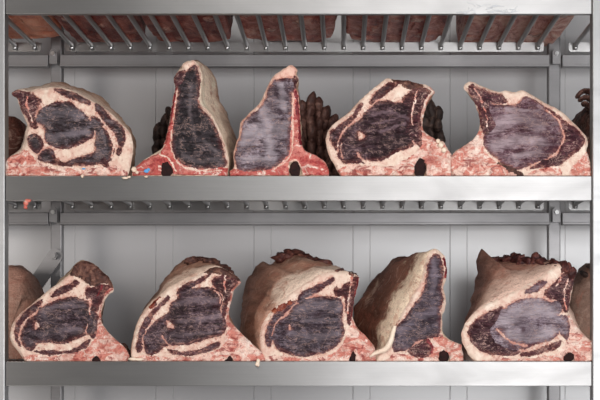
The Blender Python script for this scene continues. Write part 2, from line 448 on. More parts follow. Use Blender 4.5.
def blob(V, F, c, r, seed, sub=3, amp=.28, tilt=0, zmin=None):
    bm = bmesh.new(); bmesh.ops.create_icosphere(bm, subdivisions=sub, radius=1); b0 = len(V)
    ct, st = math.cos(tilt), math.sin(tilt)
    for v in bm.verts:
        k = 1+amp*(mn.noise(v.co*1.3+Vector((seed*.37, seed, 0)))+.55*mn.noise(v.co*3.2+Vector((seed, 3, 1)))+.3*mn.noise(v.co*7+Vector((seed, 3, 1))))
        x, y, z = v.co.x*r[0]*k, v.co.y*r[1]*k, v.co.z*r[2]*k
        x, z = x*ct+z*st, -x*st+z*ct
        z += c[2]
        if zmin is not None: z = max(z, zmin)
        V.append((c[0]+x, c[1]+y, z))
    for f in bm.faces: F.append([b0+v.index for v in f.verts])
    bm.free()

# ------------------------------------------------------------------ setting
def build_wall():
    YW = .66
    seams = []
    for p in (-40, 58, 156, 254, 353, 450, 548, 646): seams += [(xpx(p, YW), .0020, .0022), (xpx(p+17, YW), .0014, .0012)]
    xs = [(-2.6, 0)]
    for x, w, dp in sorted(seams): xs += [(x-w, 0), (x-w*.4, dp), (x+w*.4, dp), (x+w, 0)]
    xs += [(2.6, 0)]
    bm = bmesh.new(); a = [bm.verts.new((x, YW+d, 0)) for x, d in xs]; b = [bm.verts.new((x, YW+d, 2.7)) for x, d in xs]
    for i in range(len(xs)-1): bm.faces.new((a[i], a[i+1], b[i+1], b[i]))
    c = [bm.verts.new((x, YW+.08, z)) for x, z in ((-2.6, 0), (2.6, 0), (2.6, 2.7), (-2.6, 2.7))]
    bm.faces.new(c[::-1]); bm.faces.new((b[0], a[0], c[0], c[3])); bm.faces.new((a[-1], b[-1], c[2], c[1]))
    bmesh.ops.recalc_face_normals(bm, faces=bm.faces)
    tag(bm_obj('wall_back', bm, mat_wall()), 'white insulated panel wall with vertical joints behind the rack', kind='structure')
    WM = mat_flat('room_paint', (.55, .55, .56))
    bm = bmesh.new(); add_box(bm, -2.6, 2.6, -3.4, .74, -.06, 0)
    tag(bm_obj('floor', bm, mat_flat('floor_resin', (.30, .30, .31), .4)), 'grey floor of the cold room', kind='structure')
build_wall()

XL, XR = (-9-AX)/S, (5.2-AX)/S           # left front post
XR0, XR1 = (592.3-AX)/S, (606.5-AX)/S
YR = .50                                  # rear post front face
def frame():
    root = empty('shelving_frame', (0, 0.02, 0), 'brushed steel shelving frame with front and rear uprights carrying the meat shelves', 'shelving')
    def post(name, x0, x1, y0, y1, m):
        bm = bmesh.new(); add_box(bm, x0, x1, y0-.02, y1-.02, 0, 2.2, .0022); return bm_obj(name, bm, m, root)
    post('front_post', XL, XR, -.004, .028, STEEL_V); post('front_post', XR0, XR1, -.004, .028, STEEL_V)
    xl0, xl1 = xpx(50.5, YR), xpx(61.5, YR); xr0, xr1 = xpx(548.5, YR), xpx(560.5, YR)
    post('rear_post', xl0, xl1, YR, YR+.03, STEEL_R); post('rear_post', xr0, xr1, YR, YR+.03, STEEL_R)
    for k, sh in enumerate(('top', 'mid', 'low')):
        z1 = SHZ[sh]-.031; z0 = z1-.0315
        for (a, b) in ((xl0-.42, xl0-.0005), (xl1+.0005, xr0-.0005), (xr1+.0005, xr1+.32)):
            bm = bmesh.new(); add_box(bm, a, b, YR-.022, YR-.002, z0, z1, .0015)
            # rolled lip along the lower edge
            add_box(bm, a, b, YR-.026, YR-.021, z0, z0+.006, .001)
            bm_obj('rear_crossbar', bm, STEEL_R, root)
        for xc in ((xl0+xl1)/2, (xr0+xr1)/2):
            # bracket hook with its screw
            bm = bmesh.new()
            prism(bm, [(xc-.010, z0+.006), (xc+.010, z0+.006), (xc+.010, z1+.006), (xc+.004, z1+.013), (xc-.004, z1+.013), (xc-.010, z1+.006)], YR-.030, YR-.0225)
            br = bm_obj('bracket', bm, STEEL_R, root)
            bm = bmesh.new(); add_tube(bm, [(xc, YR-.037, z1), (xc, YR-.030, z1)], .0052, 12); bm_obj('screw', bm, WIRE, br, smooth=False)
        # side arms joining front and rear posts under each shelf
        for x0, x1 in ((XL+.006, XR-.006), (XR0+.006, XR1-.006)):
            if sh == 'top':
                for za in (.10, 2.13): bm = bmesh.new(); add_box(bm, x0, x1, .009, YR+.0, za, za+.03, .0015); bm_obj('side_arm', bm, STEEL_R, root)
    # flat diagonal braces bolted to the rear posts
    for xc, dr in (((xl0+xl1)/2, -1),):
        zt = zpx(256, YR-.01); xe = xc+dr*.16; ze = zt-.235
        L = math.hypot(xe-xc, ze-zt); ux, uz = (xe-xc)/L, (ze-zt)/L; hw = .0195
        poly = []
        for k in range(9):
            a = math.pi*k/8; poly.append((xc-ux*hw*math.sin(a)-uz*hw*math.cos(a)*-1, zt-uz*hw*math.sin(a)+ux*hw*math.cos(a)*-1))
        poly += [(xe-uz*hw, ze+ux*hw), (xe+uz*hw, ze-ux*hw)]
        bm = bmesh.new(); prism(bm, poly, YR-.012, YR-.006); bmesh.ops.recalc_face_normals(bm, faces=bm.faces)
        b = bm_obj('diagonal_brace', bm, STEEL_R, root)
        bm = bmesh.new(); add_tube(bm, [(xc, YR-.026, zt), (xc, YR-.012, zt)], [.010, .0105], 6); add_tube(bm, [(xc, YR-.030, zt), (xc, YR-.0255, zt)], .006, 12)
        bm_obj('bolt', bm, STEEL_R, b)
    for ch in root.children:
        ch.location.y = 0
    return root
fr = frame(); fr.location = (0, 0, 0)
for ch in fr.children:
    if 'post' in ch.name: ch.location.y = .02

WX0 = (72.5-AX)/S*(D+YR-.03)/D; WP = ((537.5-72.5)/24)/S*(D+YR-.03)/D
def shelf(sh, x0, x1, wires, label, ends=(True, True)):
    z = SHZ[sh]
    root = empty('wire_shelf', ((x0+x1)/2, .0, z-.0535), label, 'shelf', 'lift-out wire shelves of the rack')
    cx = (x0+x1)/2; dz = -(z-.0535)
    bm = bmesh.new()
    # folded front rail: tall face, return flanges on top and below
    add_box(bm, x0-cx, x1-cx, 0, .0035, z-.0535+dz, z+dz, .0012)
    add_box(bm, x0-cx, x1-cx, .0036, .024, z-.003+dz, z+dz, .0008)
    add_box(bm, x0-cx, x1-cx, .0036, .014, z-.0535+dz, z-.0510+dz, .0006)
    bm_obj('front_rail', bm, STEEL_F, root)
    # rear rail, a flat strip with rounded lower corners that the wires hook into
    rx0, rx1 = (wires[0]-.016)-cx, (wires[-1]+.016)-cx
    rx0 = max(rx0, x0-cx+.002) ; 
    za, zb = z-.026+dz, z-.002+dz; r = .007; poly = [(rx0, zb), (rx1, zb)]
    for a in range(0, 7): t = math.pi/2*a/6; poly.append((rx1-r+r*math.cos(t), za+r-r*math.sin(t)))
    for a in range(0, 7): t = math.pi/2*a/6; poly.append((rx0+r-r*math.sin(t), za+r-r*math.cos(t)))
    bm = bmesh.new(); prism(bm, poly, YR-.031, YR-.0275); bmesh.ops.recalc_face_normals(bm, faces=bm.faces)
    bm_obj('rear_rail', bm, STEEL_F, root)
    me = None
    for wx in wires:
        if me is None:
            bm = bmesh.new(); zz = -.0100; r_ = .0060
            # a wire: straight run, bent down at the back where it hooks over the rear rail
            add_tube(bm, [(0, .006, zz), (0, YR-.046, zz), (0, YR-.039, zz-.002), (0, YR-.0365, zz-.007), (0, YR-.0365, zz-.0125)], r_, 10)
            o = bm_obj('wire', bm, WIRE, root, smooth=True); me = o.data
        else:
            o = bpy.data.objects.new('wire', me); COL.objects.link(o); o.parent = root
        o.location = (wx-cx, 0, z+dz)
    return root
MX0, MX1 = XR+.0006, XR0-.0012
wiresM = [WX0+i*WP for i in range(25)]
wires_ok = [w for w in wiresM]
wiresL = [WX0-2*WP+.003-i*WP for i in range(7)][::-1]
wiresR = [WX0+26*WP-.0035+i*WP for i in range(5)]
# the fascia sits between the posts, the rack behind it is a little narrower
LN = {'top': 'topmost', 'mid': 'middle', 'low': 'lowest'}
for sh, what in (('top', 'topmost steel wire shelf, seen from below, carrying slabs of meat'),
                 ('mid', 'middle steel wire shelf carrying the upper row of cut roasts'),
                 ('low', 'lowest steel wire shelf carrying the lower row of cut roasts')):
    shelf(sh, MX0, MX1, wires_ok, what)
    shelf(sh, XL-.36, XL-.001, [w for w in wiresL if w < XL-.0+.2], f'{LN[sh]} wire shelf of the neighbouring bay, left of the left front post')
    shelf(sh, XR1+.001, XR1+.26, [w for w in wiresR], f'{LN[sh]} wire shelf of the neighbouring bay, right of the right front post')

# ------------------------------------------------------------------ roasts
PUR = (c255(38, 28, 34), c255(66, 52, 60), c255(112, 98, 108))
def mats(seed, lean=PUR, palef=.4, ang=.15, lean2=None, fat=None, skin=None, bone=None, crust=None):
    l2 = lean2 or (c255(48, 22, 28), c255(84, 42, 50), c255(132, 90, 92))
    return dict(lean=mat_lean(seed, *lean, palef=palef, ang=ang), lean2=mat_lean(seed+3, *l2, palef=.25, ang=ang+.7, fat=.6),
                fat=fat or mat_fat(seed), bone=bone or mat_bone(seed),
                red=mat_plain('fresh_cut', seed, [(.35, c255(70, 14, 22)), (.5, c255(116, 28, 38)), (.66, c255(176, 84, 80))], 60),
                crust=crust or mat_plain('dried_crust', seed, [(.32, c255(30, 18, 17)), (.47, c255(72, 42, 36)), (.58, c255(112, 74, 62)), (.7, c255(170, 134, 112))], 48, bstr=1.0, rough=.6),
                glaze=mat_plain('browned_fat', seed, [(.35, c255(58, 16, 10)), (.5, c255(120, 44, 26)), (.66, c255(176, 104, 72))], 60, rough=.3),
                hole=mat_plain('canal_shade', seed, [(.35, c255(14, 5, 5)), (.6, c255(44, 14, 12))], 80, rough=.85),  # near-black colour stands in for the shade inside the canal
                skin=skin or mat_skin(seed, c255(205, 178, 152), c255(128, 98, 84)))
CREAM = c255(214, 188, 160)
R = []
# --- upper row
R.append(roast(dict(crop=(0, 70, 3.333), shelf='mid', seed=1.0, bloom_sheen=[([(135,165),(200,145),(270,150)],36),([(160,225),(230,215),(290,205)],30),([(340,200),(350,250)],14)], label='rounded rib roast with rib tip at top left, leftmost on the middle shelf',
    top=[(12, 338), (14, 312), (30, 290), (60, 275), (80, 248), (85, 210), (92, 185), (75, 150), (62, 115), (55, 94), (40, 85), (38, 72), (60, 64), (85, 72), (105, 68), (130, 62), (165, 57), (200, 58), (240, 70), (290, 95), (335, 118), (372, 148), (410, 185), (435, 215), (443, 260), (436, 310), (424, 352)],
    regions=[('cap_muscle', 'lean', 'p', [(175, 62), (205, 62), (245, 76), (280, 93), (302, 112), (270, 108), (235, 96), (200, 80)]),
             ('tail_muscle', 'lean', 'p', [(315, 112), (335, 120), (355, 145), (385, 170), (410, 195), (418, 225), (408, 260), (398, 285), (388, 272), (393, 245), (383, 215), (358, 185), (330, 150), (318, 130)]),
             ('lower_muscle', 'lean', 'p', [(122, 292), (150, 265), (175, 268), (188, 292), (215, 305), (240, 295), (290, 282), (312, 270), (318, 235), (316, 200), (303, 158), (320, 155), (345, 180), (368, 220), (382, 260), (372, 298), (340, 312), (280, 318), (210, 318), (160, 312)]),
             ('fat_layer', 'fat', 's', [(345, 185), (365, 215), (378, 255), (372, 290)], 5),
             ('eye_muscle', 'lean', 'p', [(122, 155), (130, 135), (155, 118), (190, 105), (230, 104), (250, 122), (275, 140), (300, 165), (312, 195), (308, 222), (280, 240), (245, 258), (210, 264), (175, 254), (150, 235), (150, 205), (142, 188), (125, 172)]),
             ('side_muscle', 'lean', 'p', [(92, 225), (105, 213), (125, 213), (140, 232), (144, 255), (125, 276), (105, 270), (95, 250)]),
             ('chine_bone', 'bone', 'p', [(8, 350), (12, 312), (30, 288), (60, 272), (84, 265), (100, 280), (125, 302), (160, 320), (220, 322), (300, 326), (380, 318), (405, 325), (415, 358), (200, 358)]),
             ('rib_meat', 'lean2', 'p', [(62, 112), (58, 95), (75, 84), (100, 78), (125, 90), (138, 105), (128, 120), (116, 150), (127, 185), (120, 196), (103, 190), (88, 160), (72, 135)]),
             ('rib_bone', 'bone', 's', [(92, 90), (86, 112), (97, 142), (108, 172)], 5),
             ('rib_tip', 'lean2', 'p', [(36, 72), (60, 62), (95, 68), (100, 80), (70, 88), (62, 98), (48, 88)]),
             ('rib_meat', 'lean2', 's', [(345, 300), (360, 318)], 18)],
    back=[(60, 345), (90, 230), (120, 120), (160, 62), (192, 46), (215, 37), (258, 52), (320, 85), (380, 128), (430, 188), (453, 245), (456, 300), (448, 345)], depth=.26, ease=.8,
    mats=mats(1, lean=(c255(44, 32, 36), c255(82, 68, 74), c255(146, 134, 142)), palef=.55, ang=.25, skin=mat_skin(1, c255(238, 214, 194), c255(196, 160, 136), .5, .4)))))
R.append(roast(dict(crop=(120, 50, 2.854), shelf='mid', seed=2.0, bloom_sheen=[([(180,300),(230,318),(290,310)],18),([(205,100),(200,180),(215,250)],16),([(240,260),(285,300)],16)], warp=.8, label='tall dark loin cut with cream fat cap at its right, on the middle shelf',
    top=[(32, 352), (38, 338), (55, 322), (85, 302), (110, 292), (126, 265), (138, 215), (149, 150), (156, 105), (152, 82), (163, 62), (180, 50), (176, 40), (190, 32), (208, 28), (224, 42), (232, 75), (229, 110), (230, 152), (248, 172), (265, 195), (282, 228), (290, 245), (302, 280), (309, 320), (306, 356)],
    bottom=[(240, 357), (180, 357), (152, 354), (147, 332), (135, 318), (122, 324), (117, 340), (118, 356)],
    regions=[('rib_bone', 'bone', 'p', [(150, 110), (160, 95), (168, 100), (162, 150), (155, 205), (147, 255), (150, 288), (168, 314), (190, 332), (240, 340), (310, 335), (312, 362), (20, 362), (28, 340), (80, 300), (108, 290), (124, 265), (137, 215), (147, 150)]),
             ('loin_muscle', 'lean', 'p', [(164, 105), (172, 80), (190, 60), (210, 42), (222, 58), (226, 100), (224, 152), (243, 176), (260, 198), (277, 230), (288, 258), (299, 296), (301, 330), (260, 336), (215, 338), (187, 330), (165, 312), (151, 290), (149, 258), (156, 200), (162, 140)]),
             ('rib_bone', 'bone', 's', [(157, 100), (152, 150), (144, 205), (132, 262), (108, 300), (60, 330)], 9),
             ('bone_rim', 'fat', 's', [(163, 110), (157, 165), (150, 215), (144, 262), (152, 300), (172, 326), (210, 343), (290, 343)], 3.2),
             ('bone_rim', 'fat', 's', [(128, 268), (112, 294), (140, 308), (160, 345)], 3.5),
             ('rib_tip', 'lean2', 'p', [(150, 84), (162, 62), (185, 58), (184, 78), (170, 98), (158, 106)]),
             ('rib_tip', 'red', 's', [(160, 100), (154, 135), (147, 175), (140, 215)], 4)],
    canal=(133, 342, 15, 22),
    back=[(140, 350), (165, 250), (180, 120), (195, 50), (212, 34), (240, 45), (268, 72), (282, 110), (296, 160), (318, 215), (332, 250), (336, 300), (330, 350)], depth=.24, ease=.75,
    mats=mats(2, lean=(c255(36, 28, 32), c255(62, 52, 58), c255(112, 100, 104)), palef=.35, ang=-.9,
              bone=mat_bone(2, c255(192, 84, 76), c255(206, 118, 106), c255(150, 38, 42)), skin=mat_skin(2, c255(248, 224, 200), c255(200, 158, 134), .62, .5, spots=.35)))))
R.append(roast(dict(crop=(220, 55, 2.96), shelf='mid', seed=3.0, bloom_sheen=[([(70,240),(120,225),(185,220)],60),([(130,160),(150,290)],40),([(80,310),(160,310)],26),([(180,90),(190,160)],24)], warp=.8, label='tall pale grey loin cut with red rib at its right, on the middle shelf',
    top=[(30, 354), (28, 340), (42, 334), (38, 300), (44, 270), (56, 232), (60, 200), (92, 165), (118, 140), (138, 96), (153, 68), (175, 48), (195, 36), (212, 28), (230, 44), (224, 54), (233, 70), (226, 90), (232, 120), (237, 180), (240, 240), (245, 272), (262, 288), (285, 297), (312, 318), (322, 340), (322, 355)],
    bottom=[(290, 356), (242, 356), (240, 335), (230, 320), (217, 314), (206, 322), (203, 338), (204, 356)],
    regions=[('bone_rim', 'bone', 'p', [(20, 362), (28, 338), (60, 338), (140, 334), (190, 306), (205, 280), (208, 200), (211, 118), (222, 88), (232, 110), (239, 180), (243, 268), (262, 284), (290, 295), (326, 325), (330, 362)]),
             ('loin_muscle', 'lean', 'p', [(48, 330), (43, 300), (49, 270), (62, 232), (67, 202), (98, 172), (122, 147), (145, 102), (158, 78), (190, 67), (216, 70), (221, 92), (212, 118), (209, 180), (207, 240), (204, 282), (188, 306), (168, 326), (140, 337), (90, 342), (60, 340)]),
             ('bone_rim', 'fat', 's', [(214, 112), (215, 200), (214, 270), (198, 308), (160, 336)], 4),
             ('rib_marrow', 'red', 's', [(223, 108), (230, 170), (236, 225), (240, 262)], 8),
             ('bone_rim', 'fat', 's', [(206, 352), (202, 325), (215, 312), (234, 318), (244, 352)], 5),
             ('rib_tip', 'lean2', 's', [(222, 70), (225, 92)], 12)],
    canal=(221, 340, 14, 22), taper=(.75, .9, .01), depth=.2,
    mats=mats(3, lean=(c255(84, 66, 74), c255(138, 120, 130), c255(196, 182, 190)), palef=.55, ang=-.5,
              bone=mat_bone(3, c255(196, 92, 84), c255(216, 134, 122), c255(158, 44, 48)), fat=mat_fat(3, c255(224, 184, 166), c255(196, 124, 108))))))
R.append(roast(dict(crop=(315, 70, 3.333), shelf='mid', seed=4.0, bloom_sheen=[([(190,150),(250,140),(310,165)],13),([(215,205),(260,190),(300,180)],12),([(190,180),(260,165),(300,150)],7)], label='dark rib roast with white fat rim, fourth from left on the middle shelf',
    top=[(86, 352), (66, 322), (46, 282), (36, 238), (42, 204), (65, 176), (105, 146), (138, 112), (165, 86), (200, 56), (238, 28), (258, 30), (275, 32), (310, 34), (345, 44), (375, 50), (400, 74), (386, 88), (372, 120), (360, 160), (360, 195), (375, 213), (410, 233), (430, 238), (446, 268), (456, 285), (455, 350)],
    bottom=[(372, 352), (370, 318), (362, 296), (350, 292), (340, 308), (330, 322), (328, 350)],
    regions=[('crust', 'crust', 'p', [(255, 26), (310, 32), (345, 40), (360, 55), (320, 64), (290, 50), (262, 42)]),
             ('cap_muscle', 'lean', 'p', [(178, 106), (195, 84), (220, 58), (250, 40), (278, 42), (262, 56), (235, 80), (205, 102), (190, 113)]),
             ('tail_muscle', 'lean', 'p', [(50, 238), (50, 207), (70, 190), (105, 165), (130, 140), (148, 112), (160, 112), (147, 140), (117, 175), (87, 205), (76, 235), (68, 265), (58, 258)]),
             ('eye_muscle', 'lean', 'p', [(74, 268), (85, 225), (110, 192), (150, 160), (180, 127), (215, 105), (250, 102), (285, 110), (312, 116), (324, 132), (320, 160), (308, 190), (302, 208), (322, 235), (326, 250), (282, 268), (240, 292), (200, 305), (150, 312), (108, 312), (84, 298)]),
             ('fat_fleck', 'fat', 'p', [(146, 206), (166, 226), (147, 233)]),
             ('fat_layer', 'fat', 's', [(92, 232), (84, 262), (92, 295)], 2.5),
             ('fat_layer', 'fat', 's', [(140, 278), (165, 303), (210, 308), (260, 292), (310, 264), (342, 255)], 7),
             ('chine_bone', 'bone', 'p', [(80, 360), (95, 320), (160, 318), (240, 320), (290, 305), (335, 275), (356, 240), (356, 200), (366, 200), (375, 210), (412, 232), (448, 268), (462, 285), (462, 362)]),
             ('rib_meat', 'lean2', 'p', [(288, 95), (308, 75), (345, 60), (382, 66), (372, 90), (358, 120), (350, 160), (354, 200), (352, 255), (330, 238), (305, 210), (318, 165), (325, 125), (300, 118)]),
             ('rib_bone', 'bone', 's', [(338, 72), (332, 110), (322, 150), (326, 185)], 4),
             ('rib_bone', 'bone', 's', [(380, 56), (395, 74), (380, 92), (364, 135), (358, 190)], 6)],
    canal=(350, 325, 17, 30), taper=(.8, .88, -.005), depth=.25,
    mats=mats(4, lean=(c255(42, 20, 26), c255(70, 42, 50), c255(134, 108, 116)), palef=.15, ang=.1, skin=mat_skin(4, c255(190, 150, 126), c255(108, 76, 64), .3, .3)))))
R.append(roast(dict(crop=(440, 70, 3.333), shelf='mid', seed=5.0, bloom_sheen=[([(180,190),(260,160),(330,190)],60),([(180,250),(260,235),(340,240)],50),([(250,290),(330,270)],30),([(220,130),(330,140)],16)], label='wide mauve rib roast with rib pointing up left, at right of the middle shelf',
    top=[(40, 352), (37, 310), (45, 275), (75, 255), (105, 235), (128, 205), (134, 175), (127, 140), (114, 105), (95, 76), (80, 62), (85, 45), (105, 37), (130, 48), (160, 60), (195, 72), (220, 66), (250, 74), (275, 66), (312, 84), (350, 108), (385, 124), (415, 144), (440, 168), (470, 198), (490, 222), (494, 250), (488, 268), (500, 296), (506, 352)],
    regions=[('cap_muscle', 'lean2', 'p', [(278, 84), (310, 96), (350, 122), (385, 142), (420, 172), (450, 192), (474, 215), (482, 237), (468, 263), (438, 283), (402, 315), (370, 322), (300, 328), (340, 305), (385, 285), (405, 250), (412, 215), (400, 180), (375, 150), (330, 118)]),
             ('eye_muscle', 'lean', 'p', [(160, 112), (190, 118), (250, 110), (285, 88), (330, 113), (365, 140), (385, 162), (400, 190), (406, 217), (400, 247), (380, 277), (345, 297), (300, 318), (262, 330), (222, 322), (190, 298), (160, 272), (140, 240), (150, 205), (172, 175), (160, 140)]),
             ('fat_layer', 'fat', 's', [(352, 135), (392, 163), (404, 190), (413, 220), (402, 250), (375, 285), (340, 303), (300, 318)], 4),
             ('chine_bone', 'bone', 'p', [(30, 360), (34, 310), (45, 272), (75, 252), (105, 233), (128, 200), (140, 215), (145, 262), (175, 300), (210, 322), (255, 340), (258, 360)]),
             ('chine_bone', 'bone', 'p', [(290, 360), (300, 340), (340, 328), (392, 320), (398, 360)]),
             ('tail_fat', 'bone', 'p', [(435, 360), (440, 320), (470, 290), (490, 272), (512, 300), (512, 360)]),
             ('rib_meat', 'lean2', 'p', [(95, 72), (90, 55), (105, 46), (130, 58), (160, 70), (200, 80), (216, 80), (222, 106), (190, 114), (165, 112), (165, 140), (182, 175), (176, 200), (155, 216), (140, 206), (135, 170), (125, 120)]),
             ('rib_bone', 'bone', 's', [(112, 60), (135, 95), (150, 140), (155, 190)], 3),
             ('crust', 'crust', 's', [(195, 310), (220, 325), (255, 338), (268, 352)], 14),
             ('fat_patch', 'fat', 'p', [(205, 68), (235, 64), (268, 90), (262, 110), (226, 116), (218, 96)])],
    taper=(.72, .86, .035), depth=.25,
    mats=mats(5, lean=(c255(84, 46, 58), c255(128, 92, 104), c255(196, 174, 180)), palef=.55, ang=.35, lean2=(c255(58, 24, 34), c255(92, 48, 58), c255(140, 92, 98)), skin=mat_skin(5, c255(214, 190, 166), c255(140, 108, 90), .4, .3)))))
# --- lower row
R.append(roast(dict(crop=(0, 250, 3.333), shelf='low', seed=6.0, bloom_sheen=[([(150,200),(210,185),(280,190)],26),([(160,270),(270,260)],20)], label='rib roast with dark crusted top, first in front on the lowest shelf',
    top=[(82, 372), (62, 342), (36, 312), (30, 282), (42, 242), (70, 206), (105, 180), (150, 142), (200, 105), (234, 74), (245, 52), (270, 38), (295, 38), (325, 55), (345, 75), (364, 95), (378, 134), (360, 150), (344, 180), (336, 210), (338, 240), (355, 268), (385, 298), (415, 325), (430, 352), (424, 372)],
    bottom=[(335, 372), (330, 356), (320, 350), (310, 358), (306, 372)],
    regions=[('cap_muscle', 'lean', 'p', [(168, 152), (195, 130), (225, 112), (250, 98), (264, 108), (240, 130), (205, 146), (182, 156)]),
             ('tail_muscle', 'lean', 'p', [(48, 272), (52, 242), (75, 210), (105, 187), (140, 164), (136, 182), (105, 212), (80, 237), (66, 262), (63, 292), (74, 322), (58, 310)]),
             ('eye_muscle', 'lean', 'p', [(115, 218), (130, 195), (165, 176), (200, 160), (240, 158), (290, 166), (298, 195), (290, 230), (283, 265), (285, 284), (240, 300), (200, 312), (160, 306), (125, 312), (112, 335), (90, 330), (74, 302), (72, 270), (85, 240), (103, 226)]),
             ('lower_muscle', 'lean', 'p', [(115, 335), (160, 334), (210, 336), (250, 325), (285, 302), (300, 298), (290, 322), (250, 340), (200, 347), (140, 348)]),
             ('fat_fleck', 'fat', 'p', [(118, 238), (134, 250), (116, 263)]),
             ('fat_layer', 'fat', 's', [(120, 312), (150, 324), (200, 326), (250, 312), (292, 288)], 8),
             ('chine_bone', 'bone', 'p', [(76, 380), (88, 348), (140, 350), (220, 350), (285, 328), (315, 292), (325, 240), (334, 232), (345, 258), (355, 265), (390, 298), (420, 325), (438, 352), (435, 380)]),
             ('side_muscle', 'lean', 'p', [(294, 212), (322, 212), (324, 258), (310, 292), (292, 280), (290, 245)]),
             ('rib_meat', 'lean2', 'p', [(283, 130), (310, 122), (345, 112), (372, 122), (352, 142), (336, 175), (325, 202), (300, 202), (300, 175), (290, 160)]),
             ('rib_bone', 'bone', 's', [(285, 160), (302, 165), (300, 190), (298, 215)], 4),
             ('rib_bone', 'bone', 's', [(372, 125), (352, 145), (338, 178), (330, 215), (330, 240)], 7),
             ('rib_tip', 'red', 's', [(340, 118), (325, 150)], 5),
             ('crust', 'crust', 'p', [(228, 78), (240, 48), (270, 32), (295, 32), (330, 50), (370, 92), (375, 118), (348, 108), (320, 120), (290, 114), (275, 98), (258, 90)])],
    canal=(320, 362, 14, 11), depth=.22,
    back=[(140, 365), (120, 250), (150, 175), (200, 105), (240, 62), (275, 40), (300, 42), (330, 62), (345, 130), (345, 250), (350, 365)],
    mats=mats(6, lean=(c255(44, 28, 34), c255(80, 60, 68), c255(128, 112, 120)), palef=.35, ang=.1, skin=mat_skin(6, c255(200, 172, 146), c255(120, 92, 78), .3, .3)))))
R.append(roast(dict(crop=(120, 245, 3.2), shelf='low', seed=7.0, bloom_sheen=[([(180,190),(250,175),(310,180)],28),([(190,245),(260,240),(330,220)],22),([(160,290),(290,280)],14)], label='rib roast with brown spot on its left rim, second from left on the lowest shelf',
    top=[(38, 376), (34, 345), (40, 302), (56, 246), (85, 202), (115, 174), (150, 142), (190, 120), (232, 102), (272, 84), (300, 70), (330, 74), (355, 88), (378, 104), (386, 122), (366, 140), (358, 170), (350, 202), (348, 234), (366, 260), (396, 290), (430, 322), (458, 345), (466, 360), (460, 376)],
    bottom=[(362, 376), (352, 352), (340, 360), (332, 376)],
    regions=[('cap_muscle', 'lean', 'p', [(178, 152), (205, 126), (240, 110), (268, 98), (290, 90), (278, 106), (245, 126), (210, 146), (186, 158)]),
             ('tail_muscle', 'lean', 'p', [(52, 332), (58, 286), (75, 246), (100, 212), (130, 182), (155, 158), (160, 170), (135, 197), (106, 227), (85, 262), (72, 302), (68, 338)]),
             ('eye_muscle', 'lean', 'p', [(152, 215), (156, 195), (185, 164), (215, 146), (250, 135), (290, 135), (318, 150), (326, 180), (320, 213), (340, 235), (342, 270), (322, 290), (282, 300), (232, 314), (190, 320), (150, 322), (120, 346), (92, 350), (76, 336), (81, 286), (106, 246)]),
             ('fat_layer', 'fat', 's', [(300, 145), (318, 158), (320, 185)], 4),
             ('fat_layer', 'fat', 's', [(135, 290), (160, 318), (200, 330), (240, 325), (250, 315)], 5),
             ('fat_fleck', 'fat', 'p', [(150, 240), (173, 265), (150, 262)]),
             ('lower_muscle', 'lean', 'p', [(150, 335), (200, 342), (260, 332), (310, 310), (318, 322), (280, 342), (220, 352), (170, 350)]),
             ('chine_bone', 'bone', 'p', [(30, 384), (60, 354), (150, 358), (250, 352), (315, 330), (340, 292), (345, 232), (352, 236), (366, 256), (400, 290), (432, 322), (472, 350), (470, 384)]),
             ('rib_meat', 'lean2', 'p', [(294, 110), (325, 94), (360, 100), (378, 114), (356, 145), (345, 190), (332, 232), (324, 215), (330, 175), (320, 145), (300, 132)]),
             ('rib_bone', 'bone', 's', [(340, 96), (330, 120), (338, 135), (332, 160)], 5),
             ('rib_bone', 'bone', 's', [(384, 118), (362, 142), (354, 170), (346, 205), (343, 232)], 6),
             ('crust', 'crust', 'p', [(268, 84), (300, 64), (332, 68), (358, 84), (386, 104), (384, 118), (352, 102), (322, 92), (292, 92)]),
             ('browned_spot', 'glaze', 's', [(98, 196), (112, 178), (126, 166)], 14)],
    canal=(346, 368, 14, 12), depth=.25, ease=.7,
    back=[(60, 370), (60, 280), (85, 200), (125, 135), (165, 78), (210, 42), (255, 38), (300, 52), (345, 82), (350, 180), (350, 370)],
    ridge=[(232, 46, .12, .016, .03, .007), (262, 46, .14, .018, .03, .008), (292, 54, .12, .016, .03, .009), (322, 70, .09, .016, .03, .008), (345, 84, .05, .012, .03, .007)],
    mats=mats(7, lean=(c255(48, 28, 34), c255(86, 62, 70), c255(140, 120, 128)), palef=.4, ang=.1, skin=mat_skin(7, c255(228, 198, 178), c255(188, 144, 122), .16, .1, zc=.13, zk=2)))))
